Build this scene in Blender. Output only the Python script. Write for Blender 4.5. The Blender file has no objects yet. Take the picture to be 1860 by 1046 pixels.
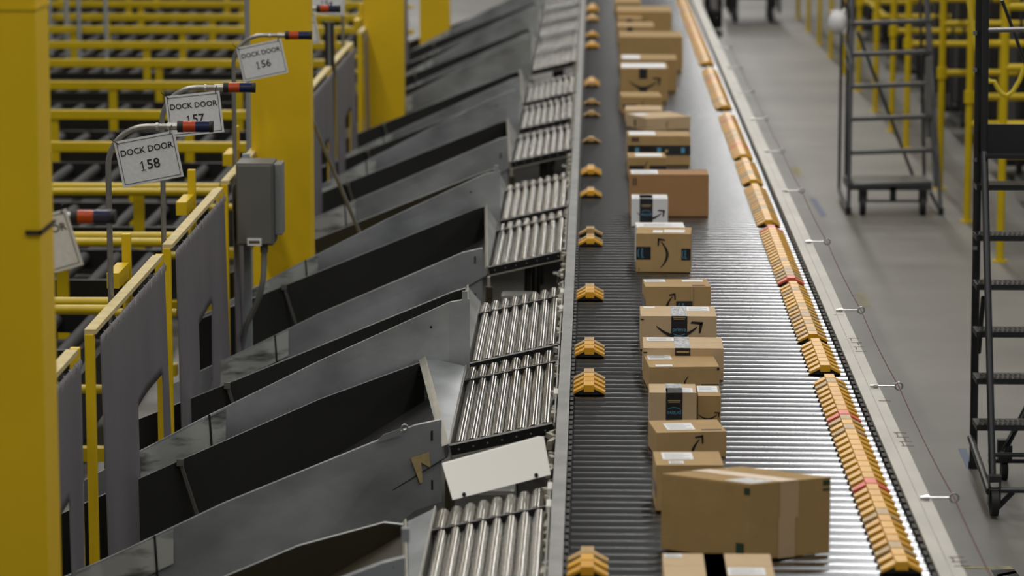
import bpy, bmesh, math, random
from mathutils import Vector, Matrix
random.seed(7)
S = bpy.context.scene
COL = S.collection

# ---------------------------------------------------------------- camera, world, light, exposure
f = 5700.0
n_ = math.sqrt(150**2 + 935**2 + f*f)
yaw = math.asin(150/n_); pit = math.atan(935/f)
CAM = Vector((0, 0, 3.6))
cd = bpy.data.cameras.new('camera'); cam = bpy.data.objects.new('camera', cd); COL.objects.link(cam)
cam.location = CAM; cam.rotation_euler = (math.pi/2 - pit, 0, yaw)
cd.sensor_width = 36; cd.lens = f/1860*36; cd.clip_end = 300
cd.dof.use_dof = True; cd.dof.focus_distance = 13.9; cd.dof.aperture_fstop = 2.7
S.camera = cam
S.view_settings.view_transform = 'Standard'; S.view_settings.look = 'None'
S.view_settings.gamma = 1; S.view_settings.use_curve_mapping = False
S.view_settings.exposure = 0.0

W = bpy.data.worlds.new('hall'); S.world = W; W.use_nodes = True
W.node_tree.nodes['Background'].inputs[0].default_value = (0.86, 0.93, 1.0, 1)
W.node_tree.nodes['Background'].inputs[1].default_value = 0.13

def area(x, y, z, sx, sy, e, col=(1, 0.975, 0.93)):
    l = bpy.data.lights.new('ceiling_light', 'AREA'); l.shape = 'RECTANGLE'; l.size = sx; l.size_y = sy
    l.energy = e; l.color = col
    o = bpy.data.objects.new('ceiling_light', l); COL.objects.link(o); o.location = (x, y, z)
    return o
# rows of long high-bay fixtures under the roof, each row running along the sorter
for lx, le in ((-13.0, 90), (-4.4, 215), (2.5, 215), (11.0, 110)):
    for ly in range(4, 84, 8):
        area(lx, ly, 9.5, 0.6, 5.0, le)

for ly in range(98, 162, 8): area(0.85, ly, 9.5, 0.7, 6.0, 240)

# ---------------------------------------------------------------- picture ray helpers (points of the photograph on real planes)
Fv = Vector((-math.sin(yaw)*math.cos(pit), math.cos(yaw)*math.cos(pit), -math.sin(pit)))
Rv = Vector((math.cos(yaw), math.sin(yaw), 0))
Uv = Vector((-math.sin(yaw)*math.sin(pit), math.cos(yaw)*math.sin(pit), math.cos(pit)))
def hit(px, py, ax, val):
    d = Fv + Rv*((px-930)/f) + Uv*((523-py)/f)
    return CAM + d*((val - CAM[ax])/d[ax])
def G(px, py, z=1.0): return hit(px, py, 2, z)
def V(px, py, Y): return hit(px, py, 1, Y)
def X(px, py, x): return hit(px, py, 0, x)

# ---------------------------------------------------------------- materials
def mat(name, col, rough=0.5, metal=0.0, noise=0.0, nscale=8.0, bump=0.0, bscale=60.0, col2=None, thr=None, stretch=(1,1,1), spec=0.5, wave=None):
    m = bpy.data.materials.new(name); m.use_nodes = True
    nt = m.node_tree; b = nt.nodes['Principled BSDF']
    b.inputs['Base Color'].default_value = (*col, 1); b.inputs['Roughness'].default_value = rough
    b.inputs['Metallic'].default_value = metal; b.inputs['Specular IOR Level'].default_value = spec
    tc = nt.nodes.new('ShaderNodeTexCoord'); mp = nt.nodes.new('ShaderNodeMapping'); mp.inputs['Scale'].default_value = stretch
    nt.links.new(tc.outputs['Object'], mp.inputs[0])
    if noise or col2:
        nz = nt.nodes.new('ShaderNodeTexNoise'); nz.inputs['Scale'].default_value = nscale; nz.inputs['Detail'].default_value = 5
        nt.links.new(mp.outputs[0], nz.inputs['Vector'])
        r = nt.nodes.new('ShaderNodeValToRGB')
        lo, hi = thr or (0.3, 0.7)
        r.color_ramp.elements[0].position = lo; r.color_ramp.elements[1].position = hi
        if col2 is None: c2 = tuple(c*(1-noise) for c in col)
        else: c2 = col2
        r.color_ramp.elements[0].color = (*c2, 1); r.color_ramp.elements[1].color = (*col, 1)
        nt.links.new(nz.outputs['Fac'], r.inputs[0]); nt.links.new(r.outputs[0], b.inputs['Base Color'])
    if bump:
        nb = nt.nodes.new('ShaderNodeTexNoise'); nb.inputs['Scale'].default_value = bscale
        nt.links.new(mp.outputs[0], nb.inputs['Vector'])
        bp = nt.nodes.new('ShaderNodeBump'); bp.inputs['Strength'].default_value = bump; bp.inputs['Distance'].default_value = 0.01
        nt.links.new(nb.outputs['Fac'], bp.inputs['Height']); nt.links.new(bp.outputs[0], b.inputs['Normal'])
    if wave:
        wv = nt.nodes.new('ShaderNodeTexWave'); wv.bands_direction = wave[0]; wv.inputs['Scale'].default_value = wave[1]
        nt.links.new(tc.outputs['Object'], wv.inputs['Vector'])
        bp = nt.nodes.new('ShaderNodeBump'); bp.inputs['Strength'].default_value = wave[2]; bp.inputs['Distance'].default_value = 0.003
        nt.links.new(wv.outputs['Fac'], bp.inputs['Height']); nt.links.new(bp.outputs[0], b.inputs['Normal'])
    return m
M = {}
M['floor'] = mat('sealed_concrete', (0.235, 0.225, 0.205), 0.42, 0, 0.42, 0.7, 0.05, 30, thr=(0.3, 0.72))
M['roof'] = mat('grey_roof_deck', (0.36, 0.36, 0.36), 0.8)
M['yellow'] = mat('yellow_paint', (0.78, 0.53, 0.002), 0.45, 0, 0.12, 3)
M['yellow2'] = mat('yellow_pipe_paint', (0.66, 0.47, 0.002), 0.38, 0, 0.15, 4)
M['yellow3'] = mat('yellow_column_wrap', (0.86, 0.56, 0.001), 0.5, 0, 0.12, 1.5)
M['board'] = mat('pale_yellow_board', (0.72, 0.58, 0.27), 0.6, 0, 0.25, 12)
M['curtain'] = mat('grey_vinyl_curtain', (0.19, 0.178, 0.195), 0.5, 0, 0.2, 3, 0.1, 8, stretch=(1, 1, .3))
M['galv'] = mat('galvanised_sheet', (0.42, 0.445, 0.46), 0.38, 0.38, 0.42, 2.6, 0.04, 14, stretch=(1, 1, 1.6), thr=(0.35, 0.68))
M['galvworn'] = mat('worn_galvanised_sheet', (0.44, 0.45, 0.43), 0.45, 0.3, 0, 6, col2=(0.10, 0.105, 0.10), thr=(0.34, 0.50), stretch=(.8, .8, 3.2))
M['dark'] = mat('dark_chute_sheet', (0.022, 0.022, 0.021), 0.55, 0.1, 0.25, 3)  # plain darker sheet for the far walls and slide floors of the chutes
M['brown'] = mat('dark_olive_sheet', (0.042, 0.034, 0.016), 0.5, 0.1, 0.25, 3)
M['edge'] = mat('pale_sheet_edge', (0.42, 0.40, 0.34), 0.5, 0.2, 0.25, 8)
M['steel'] = mat('zinc_steel', (0.55, 0.54, 0.51), 0.35, 0.9, 0.25, 10)
M['conduit'] = mat('grey_conduit', (0.38, 0.37, 0.34), 0.38, 0.75, 0.2, 20)
M['chrome'] = mat('bright_zinc', (0.55, 0.55, 0.53), 0.28, 1.0)
M['slat'] = mat('aluminium_slat', (0.30, 0.31, 0.33), 0.22, 1.0, 0.3, 3, stretch=(1, 14, 1))
M['roller'] = mat('ribbed_roller', (0.50, 0.485, 0.45), 0.15, 1.0, 0.15, 6, wave=('Y', 28, 0.15))
M['black'] = mat('black_steel', (0.012, 0.012, 0.013), 0.4, 0.2)
M['rubber'] = mat('black_rubber', (0.010, 0.010, 0.010), 0.6)
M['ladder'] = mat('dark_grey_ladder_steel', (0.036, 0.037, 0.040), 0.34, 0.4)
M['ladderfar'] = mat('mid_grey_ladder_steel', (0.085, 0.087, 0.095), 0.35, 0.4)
M['tread'] = mat('serrated_tread_steel', (0.22, 0.22, 0.22), 0.35, 0.6)
M['rail'] = mat('white_rail_cover', (0.50, 0.475, 0.42), 0.45, 0.15, 0.22, 5, stretch=(1, .5, 1))
M['railgrey'] = mat('grey_rail_cover', (0.36, 0.36, 0.345), 0.4, 0.35, 0.35, 6)
M['shoe'] = mat('yellow_shoe_plastic', (0.80, 0.41, 0.018), 0.32)
M['shoe2'] = mat('worn_shoe_plastic', (0.58, 0.36, 0.12), 0.35, 0, 0.25, 30)
M['shoe3'] = mat('amber_shoe_plastic', (0.74, 0.36, 0.012), 0.32)
M['shoered'] = mat('red_shoe_plastic', (0.80, 0.12, 0.06), 0.35)
M['card'] = mat('brown_cardboard', (0.46, 0.30, 0.125), 0.75, 0, 0.1, 14)
M['card2'] = mat('reddish_cardboard', (0.40, 0.215, 0.085), 0.75, 0, 0.1, 10)
M['card3'] = mat('pale_cardboard', (0.60, 0.43, 0.25), 0.75, 0, 0.08, 14)
M['card4'] = mat('olive_cardboard', (0.42, 0.27, 0.10), 0.75, 0, 0.1, 14)
M['cardtape'] = mat('brown_parcel_tape', (0.52, 0.36, 0.20), 0.35)
M['white'] = mat('white_coated_board', (0.78, 0.78, 0.77), 0.5)
M['paper'] = mat('white_label_paper', (0.82, 0.83, 0.84), 0.5, 0, 0.12, 60)
M['btape'] = mat('black_printed_tape', (0.012, 0.013, 0.016), 0.35)
M['sheentape'] = mat('sheen_tape_top', (0.42, 0.43, 0.45), 0.35, 0.3, 0.6, 40, 0.5, 60)  # top run of the black tape, with grey sheen put into the colour
M['ink'] = mat('black_print', (0.010, 0.008, 0.008), 0.6)
M['inkb'] = mat('brown_print', (0.10, 0.06, 0.03), 0.6)
M['blueink'] = mat('light_blue_print', (0.10, 0.33, 0.50), 0.5)
M['goldink'] = mat('pale_gold_print', (0.50, 0.36, 0.16), 0.5)
M['greenink'] = mat('dark_green_print', (0.02, 0.05, 0.02), 0.6)
M['panel'] = mat('white_plastic_panel', (0.72, 0.71, 0.66), 0.35)
M['orange'] = mat('orange_lens', (0.46, 0.055, 0.010), 0.25)
M['blue'] = mat('dark_blue_lens', (0.010, 0.018, 0.07), 0.2)
M['cabinet'] = mat('grey_enclosure_paint', (0.15, 0.15, 0.135), 0.45, 0.1, 0.1, 5)
M['cabinet2'] = mat('grey_switch_cover', (0.27, 0.28, 0.28), 0.4, 0.3)
M['rope'] = mat('dark_red_cord', (0.11, 0.022, 0.018), 0.6)
M['palepipe'] = mat('pale_grey_pipe', (0.36, 0.39, 0.42), 0.45, 0.2)
M['bluemark'] = mat('worn_blue_floor_tape', (0.07, 0.10, 0.19), 0.5)
M['yelmark'] = mat('worn_yellow_floor_tape', (0.42, 0.36, 0.12), 0.6, 0, 0, 20, col2=(0.20, 0.19, 0.16))
M['hat'] = mat('white_hard_hat', (0.80, 0.80, 0.82), 0.35)
M['hose'] = mat('yellow_hose', (0.72, 0.55, 0.03), 0.4)
M['deck'] = mat('grey_pink_cart_bin', (0.27, 0.25, 0.25), 0.5)
M['masking'] = mat('torn_masking_tape', (0.55, 0.42, 0.20), 0.6, 0, 0.2, 30)
M['debris'] = mat('pale_fittings', (0.45, 0.42, 0.34), 0.5, 0, 0.5, 40)
M['darkroll'] = mat('dark_conveyor_roller', (0.022, 0.022, 0.024), 0.65, 0.1)

# ---------------------------------------------------------------- object helpers
class MB:
    def __init__(s): s.b = bmesh.new()
    def box(s, c, d, R=None):
        m = Matrix.Translation(c) @ ((R or Matrix()).to_4x4()) @ Matrix.Diagonal((d[0], d[1], d[2], 1))
        bmesh.ops.create_cube(s.b, size=1, matrix=m); return s
    def span(s, a, b): 
        a, b = Vector(a), Vector(b); return s.box((a+b)/2, [abs(v) for v in (b-a)])
    def cyl(s, p0, p1, r, r2=None, seg=12, caps=True):
        p0, p1 = Vector(p0), Vector(p1); d = p1-p0
        q = d.to_track_quat('Z', 'Y').to_matrix().to_4x4()
        bmesh.ops.create_cone(s.b, cap_ends=caps, segments=seg, radius1=r, radius2=r if r2 is None else r2, depth=d.length, matrix=Matrix.Translation((p0+p1)/2) @ q)
        return s
    def bar(s, p0, p1, w, h):
        p0, p1 = Vector(p0), Vector(p1); d = p1-p0
        q = d.to_track_quat('Y', 'Z').to_matrix().to_4x4()
        m = Matrix.Translation((p0+p1)/2) @ q @ Matrix.Diagonal((w, d.length, h, 1))
        bmesh.ops.create_cube(s.b, size=1, matrix=m); return s
    def tube(s, pts, r, seg=8, closed=False):
        pts = [Vector(p) for p in pts]; rings = []; n = len(pts); up = None
        for i, p in enumerate(pts):
            if closed: t = pts[(i+1) % n]-pts[i-1]
            else: t = pts[min(i+1, n-1)]-pts[max(i-1, 0)]
            t.normalize()
            if up is None: up = t.orthogonal().normalized()
            up = (up - t*up.dot(t)).normalized(); sd = t.cross(up)
            rings.append([s.b.verts.new(p + (up*math.cos(2*math.pi*k/seg)+sd*math.sin(2*math.pi*k/seg))*r) for k in range(seg)])
        for i in range(n if closed else n-1):
            A, B = rings[i], rings[(i+1) % n]
            for k in range(seg): s.b.faces.new((A[k], A[(k+1) % seg], B[(k+1) % seg], B[k]))
        if not closed: s.b.faces.new(rings[0][::-1]); s.b.faces.new(rings[-1])
        return s
    def plate(s, pts, off):   # flat or folded outline thickened by the vector off
        off = Vector(off)
        a = [s.b.verts.new(Vector(p)) for p in pts]; b = [s.b.verts.new(Vector(p)+off) for p in pts]
        s.b.faces.new(a[::-1]); s.b.faces.new(b); n = len(a)
        for i in range(n): s.b.faces.new((a[i], a[(i+1) % n], b[(i+1) % n], b[i]))
        return s
    def strip(s, top, bot, off):  # quads between two polylines, thickened
        off = Vector(off); n = len(top)
        for i in range(n-1):
            s.plate([top[i], top[i+1], bot[i+1], bot[i]], off)
        return s
    def ball(s, c, r, sc=(1, 1, 1), u=16, v=10):
        bmesh.ops.create_uvsphere(s.b, u_segments=u, v_segments=v, radius=r, matrix=Matrix.Translation(c) @ Matrix.Diagonal((*sc, 1))); return s
    def build(s, name, m, parent=None, bevel=0, smooth=False, at=None):
        bmesh.ops.recalc_face_normals(s.b, faces=s.b.faces)
        if bevel: bmesh.ops.bevel(s.b, geom=list(s.b.edges), offset=bevel, segments=2, affect='EDGES', profile=0.6, clamp_overlap=True)
        o0 = at if at is not None else (WORLD_OF(parent) if parent else None)
        if o0 is not None: bmesh.ops.translate(s.b, verts=s.b.verts, vec=-Vector(o0))
        me = bpy.data.meshes.new(name); s.b.to_mesh(me); s.b.free()
        for mm in (m if isinstance(m, (list, tuple)) else [m]): me.materials.append(M[mm])
        if smooth:
            for p in me.polygons: p.use_smooth = True
            try: me.set_sharp_from_angle(angle=math.radians(40))
            except Exception: pass
        o = bpy.data.objects.new(name, me); COL.objects.link(o)
        if parent: o.parent = parent
        elif at is not None: o.location = at
        return o
def WORLD_OF(o):   # all roots are built unrotated, so world position is the sum of locations
    v = Vector((0, 0, 0))
    while o: v += o.location; o = o.parent
    return v
def tag(o, label=None, cat=None, group=None, kind=None):
    for k, v in (('label', label), ('category', cat), ('group', group), ('kind', kind)):
        if v: o[k] = v
    return o
def thing(name, loc, label, cat, group=None):
    o = bpy.data.objects.new(name, None); o.empty_display_size = .1; COL.objects.link(o); o.location = loc
    return tag(o, label, cat, group)
def copy_tree(o, parent=None):
    c = o.copy(); COL.objects.link(c)
    if parent: c.parent = parent
    for ch in list(o.children): copy_tree(ch, c)
    return c
def struct(o): o['kind'] = 'structure'; return o
def textmesh(body, size, m, name, parent=None, matrix=None, bold=0.0):
    cu = bpy.data.curves.new(name, 'FONT'); cu.body = body; cu.size = size; cu.align_x = 'CENTER'; cu.align_y = 'CENTER'; cu.extrude = 0.0003; cu.offset = bold
    cu.resolution_u = 3
    t = bpy.data.objects.new(name, cu); COL.objects.link(t); bpy.context.view_layer.update()
    dg = bpy.context.evaluated_depsgraph_get()
    me = bpy.data.meshes.new_from_object(t.evaluated_get(dg)); me.name = name
    bpy.data.objects.remove(t); me.materials.clear(); me.materials.append(M[m])
    if matrix is not None: me.transform(matrix)
    o = bpy.data.objects.new(name, me); COL.objects.link(o)
    if parent: o.parent = parent
    return o

# ---------------------------------------------------------------- setting: the floor
fl = MB().span((-26, -14, -0.05), (26, 170, 0)).build('floor', 'floor'); struct(fl)
ce = MB().span((-26, -14, 10.6), (26, 170, 10.7)).build('ceiling', 'roof'); struct(ce)
bw = MB().span((-26, 170, 0), (26, 170.2, 10.6)).build('wall_back', 'roof'); struct(bw)
def mark(pts, m, name='trim_1'):
    o = MB().plate([(p[0], p[1], 0.0005) for p in pts], (0, 0, 0.0012)).build(name, m); return struct(o)
def fp(x, y): return G(x, y, 0)
mark([fp(1470, 360), fp(1482, 360), fp(1502, 392), fp(1492, 394)], 'bluemark')
mark([fp(1740, 815), fp(1755, 815), fp(1768, 850), fp(1757, 852)], 'bluemark')
for k in range(5):
    mark([fp(1553+k*2.2, 533+k*5.2), fp(1572+k*2.2, 531+k*5.2), fp(1573+k*2.2, 534+k*5.2), fp(1554+k*2.2, 536+k*5.2)], 'yelmark')
mark([fp(1435, 304), fp(1452, 302), fp(1460, 318), fp(1444, 320)], 'yelmark')
mark([fp(1745, 1029), fp(1835, 1029), fp(1842, 1034), fp(1745, 1033)], 'yelmark')
mark([fp(1800, 1036), fp(1842, 1034), fp(1868, 1066), fp(1815, 1062)], 'rubber')
for k in range(3):
    mark([fp(1810+k*9, 1044+k*9), fp(1845+k*6, 1037+k*9), fp(1848+k*6, 1041+k*9), fp(1813+k*9, 1048+k*9)], 'yelmark')
mark([(3.2, 10, 0), (9, 10, 0), (9, 60, 0), (3.2, 60, 0)], 'darkroll', 'trim_2') if False else None

# ---------------------------------------------------------------- columns
cols = []
ords = ['nearest yellow building column, at the left edge of the picture', 'second yellow building column, behind the grey electrical box',
        'third yellow building column, beyond the far curtain frames', 'farthest narrow yellow building column at the top of the picture']
for i, yb in enumerate((9.35, 18.40, 27.52, 36.43)):
    t = thing('building_column', (-1.845, yb+.12, 0), ords[i], 'column', 'yellow columns left of the chutes')
    MB().span((-2.02, yb, 0), (-1.67, yb+.24, 8)).build('shaft', 'yellow3', t, bevel=0.008)
    for zz in (2.9, 5.6): MB().span((-2.024, yb-.004, zz), (-1.666, yb+.244, zz+.012)).build('seam', 'yellow', t)
    MB().span((-2.12, yb-.08, 0), (-1.57, yb+.32, .03)).build('base_plate', 'yellow', t)
    cols.append(t)
a = V(46, 419, 9.344); b = V(106, 426, 9.344)
MB().span((a.x, 9.340, b.z), (-1.664, 9.352, a.z)).span((-1.672, 9.34, b.z), (-1.664, 9.6, a.z)).build('strap', 'rubber', cols[0])

# ---------------------------------------------------------------- sorter conveyor
PITCH = 0.0965; Y0 = 9.0; NS = 290; Y1 = Y0 + NS*PITCH
conv = thing('sorting_conveyor', (0.5, 9, 0), 'long slatted aluminium sorting conveyor carrying the cardboard boxes', 'conveyor')
b = MB(); prof = [(-0.043, -0.02)] + [(-0.043+0.086*k/8, 0.016*math.sin(math.pi*k/8)**0.6 - 0.006) for k in range(9)] + [(0.043, -0.02)]
vs = [(x, p[0], p[1]) for x in (-0.072, 1.118) for p in prof]; n = len(prof)
bv = [b.b.verts.new(v) for v in vs]
for k in range(n): b.b.faces.new((bv[k], bv[(k+1) % n], bv[n+(k+1) % n], bv[n+k]))
b.b.faces.new(bv[:n][::-1]); b.b.faces.new(bv[n:])
s0 = b.build('slat', 'slat', smooth=True); s0.parent = conv
for i in range(NS):
    s = s0 if i == 0 else s0.copy()
    if i: COL.objects.link(s)
    s.location = (-0.5, i*PITCH + .05, 0.989); s.parent = conv
b = MB()
for i in range(NS+60):
    y = Y0 + i*PITCH + .05
    for x in (-.084, 1.124):
        b.box((x, y, 1.000), (.014, .062, .026)); b.box((x, y+.048, .992), (.008, .03, .012))
ch = b.build('drive_chain', 'rubber', conv); ch['kind'] = 'stuff'
MB().span((-.10, Y0, .90), (1.14, 44, .93)).build('belt_pan', 'rubber', conv)
MB().span((-.078, Y0, .955), (-.030, 44, .969)).span((1.09, Y0, .955), (1.12, 44, .969)).build('wear_strip', 'railgrey', conv)
MB().span((-.142, Y0, 1.012), (-.094, 44, 1.026)).span((-.142, Y0, .80), (-.134, 44, 1.012)).build('left_rail', 'railgrey', conv, bevel=.002)
MB().span((1.132, Y0, 1.012), (1.222, 44, 1.026)).span((1.214, Y0, .72), (1.222, 44, 1.012)).build('right_rail', 'rail', conv, bevel=.002)
MB().span((1.175, Y0, 1.0262), (1.178, 44, 1.0275)).build('rail_seam', 'railgrey', conv)
for y in range(10, 44, 3):
    for x in (-.10, 1.17):
        MB().span((x-.03, y-.03, 0), (x+.03, y+.03, .9)).build('leg', 'railgrey', conv)
    MB().span((-.10, y-.03, .3), (1.17, y+.03, .36)).build('cross_member', 'railgrey', conv)
# pen marks on the right rail
for (px, py, k) in ((1537, 614, 4), (1620, 786, 4), (1718, 1012, 3), (1510, 572, 1), (1592, 728, 1)):
    for j in range(k):
        p = G(px+j*4.5+random.uniform(-1, 1), py+j*8, 1.0265)
        MB().box((p.x+.035, p.y, 1.027), (.05, .004, .0012), Matrix.Rotation(random.uniform(-.06, .06), 4, 'Z')).build('pen_mark', 'inkb', conv)
        if k > 1 and j < k-1: MB().box((p.x+.02+.02*(j % 2), p.y-.03, 1.027), (.004, .07, .0012)).build('pen_mark', 'inkb', conv)
# fittings between the left rail and the roller beds
b = MB()
for i in range(260):
    y = 9.2 + i*.1 + random.uniform(-.03, .03)
    b.box((-.157+random.uniform(-.006, .006), y, .975+random.uniform(-.02, .02)), (random.uniform(.012, .024), random.uniform(.03, .09), random.uniform(.01, .04)), Matrix.Rotation(random.uniform(-.5, .5), 4, 'Z'))
o = b.build('rail_fittings', 'debris', conv); o['kind'] = 'stuff'
for (px, py) in ((1019, 536), (1019, 566), (1022, 720), (1010, 893), (1004, 925)):
    p = G(px, py, .985); MB().box((-.152, p.y, .995), (.022, .11, .03)).build('white_clip', 'panel', conv, bevel=.004)

# ---------------------------------------------------------------- sorter shoes
def make_shoe(m, simple=False):
    r = thing('diverter_shoe', (0, 0, 0), None, 'shoe')
    MB().span((-.0215, -.043, .012), (.0215, .043, .043)).build('block', m, r, bevel=.002)
    for sx in (-1, 1):
        MB().plate([(sx*.021, -.040, .036), (sx*.067, -.040, .013), (sx*.067, .004, .013), (sx*.021, .018, .036)], (0, 0, -.011)).build('wing', m, r)
        if not simple: MB().box((sx*.068, -.018, .010), (.004, .03, .008)).build('wing_tip', 'cardtape', r)
    MB().plate([(-.062, -.036, 0), (.062, -.036, 0), (.02, -.036, .024), (-.02, -.036, .024)], (0, .082, 0)).build('base', 'rubber', r)
    return r
NW = 'first second third fourth fifth sixth seventh eighth ninth tenth eleventh twelfth thirteenth fourteenth fifteenth sixteenth seventeenth eighteenth nineteenth'.split()
def nth(i):
    if i < 19: return NW[i]
    t_, u_ = divmod(i+1, 10); tens = ['', '', 'twent', 'thirt', 'fort', 'fift', 'sixt', 'sevent', 'eight', 'ninet', 'hundred'][min(t_, 10)]
    return tens+'ieth' if u_ == 0 else tens+'y-'+NW[u_-1]
def shoe_span(ya, yb):      # nearest and farthest front edges given by picture rows
    return G(1500, ya, 1.0).y, G(1500, yb, 1.0).y
used = {}
def put_shoe(x, idx, m, label, group):
    y = Y0 + idx*PITCH + .05
    key = (m, y > 22)
    if key not in used: r = make_shoe(*key); used[key] = r
    else: r = copy_tree(used[key])
    r.location = (x, y, .999); tag(r, label, 'shoe', group)
def idx(py): return round((G(1500, py, 1.0).y - Y0 - .05 + .036)/PITCH)
lefts = [(1058, 3), (720, 4), (653, 3), (546, 3), (446, 2), (428, 1), (358, 2), (319, 3), (262, 1), (213, 1), (192, 1), (158, 5), (88, 4), (68, 3), (40, 5), (22, 8)]
lname = ['at the bottom edge of the picture', 'beside the upside-down tape box', 'beside the two-label box', 'beside the tilted-arrow box',
         'beside the vertical-arrow box', 'just beyond the vertical-arrow pair', 'beside the small white box', 'left of the large plain reddish box', 'left of the box with a black band',
         'left of the skewed pale box', 'left rail, just beyond the skewed box', 'left of the smile box', 'left of the wide plain far box', 'left of the small stacked far boxes',
         'far up the left rail near the top edge', 'farthest up the left rail at the top edge']
for (py, k), nm in zip(lefts, lname):
    i0 = idx(py)
    for j in range(k):
        put_shoe(-.013, i0+j, ['shoe', 'shoe2', 'shoe', 'shoe3'][(j*3+k) % 4], nth(j)+' yellow shoe of the left group '+nm if k > 1 else 'single yellow shoe '+nm, 'left rail shoes '+nm)
rights = [(1042, 703, 'longest run on the right'), (682, 637, 'short right run of six'), (620, 531, 'right run just beyond the short one'),
          (512, 430, 'right run between two red shoes'), (411, 348, 'right run beyond the isolated red shoe'), (336, 300, 'small run right of the large reddish box'),
          (290, 215, 'right run level with the black-banded box'), (200, 132, 'blurred right run level with smile boxes'), (120, 2, 'farthest blurred right run')]
reds = [idx(771), idx(897), idx(520), idx(424), idx(50), idx(70), idx(150), idx(225), idx(272)]
rnd = random.Random(3)
for (ya, yb, nm) in rights:
    for i in range(idx(ya), idx(yb)+1):
        if i in reds: continue
        m = rnd.choice(['shoe', 'shoe', 'shoe', 'shoe3', 'shoe2']) if nm[:7] != 'longest' else rnd.choice(['shoe', 'shoe', 'shoe2', 'shoe3'])
        put_shoe(1.022, i, m, nth(i-idx(ya))+' yellow shoe from the near end, '+nm, 'right rail shoes '+nm)
rn = ['farther red sorter shoe in the longest run on the right', 'nearer red sorter shoe in the longest run, beside the big taped box', 'bright red sorter shoe ending the run of yellow shoes, nearer of the isolated pair',
      'bright red sorter shoe, farther of the isolated pair on the right rail', 'faint red sorter shoe nearest the top edge on the right', 'second faint red sorter shoe from the top edge',
      'blurred red shoe right of the smile box with black tape', 'blurred red shoe right of the skewed box', 'blurred red shoe level with the black-banded box']
for i, nm in zip(reds, rn): put_shoe(1.022, i, 'shoered', nm, 'red shoes on the right rail')

# ---------------------------------------------------------------- roller beds and chutes
def rollmesh(L, r=.0252):
    return MB().cyl((0, 0, 0), (0, L, 0), r, seg=24)
slope = math.atan2(.095, .42)
def make_bed():
    r = thing('roller_bed', (0, 0, 0), None, 'conveyor')      # origin: front corner next to the rail, top of the rollers at z 1.0
    L = 1.74
    def P(u, y, w=0): return Vector((-.165-u*math.cos(slope)-w*math.sin(slope), y, 1.0-u*math.sin(slope)+w*math.cos(slope)))
    ro = ro2 = None
    for k in range(8):
        u = .026+k*.0515
        if ro is None:
            ro = rollmesh(1.30).build('roller', 'roller', r, smooth=True); ro2 = rollmesh(.33).build('rear_roller', 'roller', r, smooth=True)
            a_, b_ = ro, ro2
        else:
            a_, b_ = ro.copy(), ro2.copy(); COL.objects.link(a_); COL.objects.link(b_)
        a_.location = P(u, .05, -.026); b_.location = P(u+.012, 1.375, -.022)
        b_.rotation_euler = (-.03, 0, 0)
    MB().plate([P(-.004, .0, -.004), P(.424, .0, -.004), P(.424, .0, -.045), P(-.004, .0, -.045)], (0, .04, 0)).build('end_bar', 'black', r)
    eb = r.children[-1] if r.children[-1].name.startswith('end_bar') else [c for c in r.children if c.name.startswith('end_bar')][0]
    MB().plate([P(-.01, .0, -.046), P(.43, .0, -.046), P(.43, .0, -.053), P(-.01, .0, -.053)], (0, .05, 0)).build('support_angle', 'edge', r)
    MB().plate([P(-.010, 0, 0), P(-.010, L, 0), P(-.010, L, -.06), P(-.010, 0, -.06)], (.006, 0, 0)).plate([P(.424, 0, .002), P(.424, L, .002), P(.424, L, -.06), P(.424, 0, -.06)], (-.006, 0, 0)).build('side_channel', 'steel', r)
    MB().plate([P(0, 1.352, .001), P(.42, 1.352, .001), P(.42, 1.352, -.02), P(0, 1.352, -.02)], (0, .016, 0)).build('divider_bar', 'black', r)
    MB().plate([P(0, .02, -.05), P(.42, .02, -.05), P(.42, L, -.05), P(0, L, -.05)], (0, 0, -.004)).build('bottom_pan', 'railgrey', r)
    for k in range(7):
        MB().cyl(P(.03+k*.06, -.003, -.025), P(.03+k*.06, .002, -.025), .004, seg=8).build('end_screw', 'steel', eb)
    for yy in (.1, L-.1):
        MB().cyl(P(.21, yy, -.06), (P(.21, yy).x, yy, .02), .02, seg=10).build('leg', 'black', r)
    return r
lanes = [('far', 9.65), ('near', 12.47), ('far', 14.25), ('near', 17.13), ('far', 18.95), ('near', 21.9), ('far', 23.95), ('near', 25.9), ('far', 28.75), ('near', 30.5), ('far', 32.3), ('near', 34.2), ('far', 36.0)]
pos = ['nearest of all, below the white plastic panel', 'just beyond the white plastic panel', 'third from the bottom of the picture', 'fourth from the bottom, beyond the first dark gap', 'fifth from the bottom of the picture',
       'sixth from the bottom, beyond the second dark gap', 'seventh from the bottom', 'eighth from the bottom, below the thick dark gap', 'ninth from the bottom, just above the thick dark gap', 'tenth from the bottom', 'eleventh from the bottom', 'second from the top edge', 'at the top edge of the picture']
bed0 = make_bed()
for i, (ty, y) in enumerate(lanes):
    r = bed0 if i == 0 else copy_tree(bed0)
    r.location = (0, y, 0); tag(r, 'ribbed metal roller bed, '+pos[i], 'conveyor', 'roller beds beside the sorter')

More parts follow.
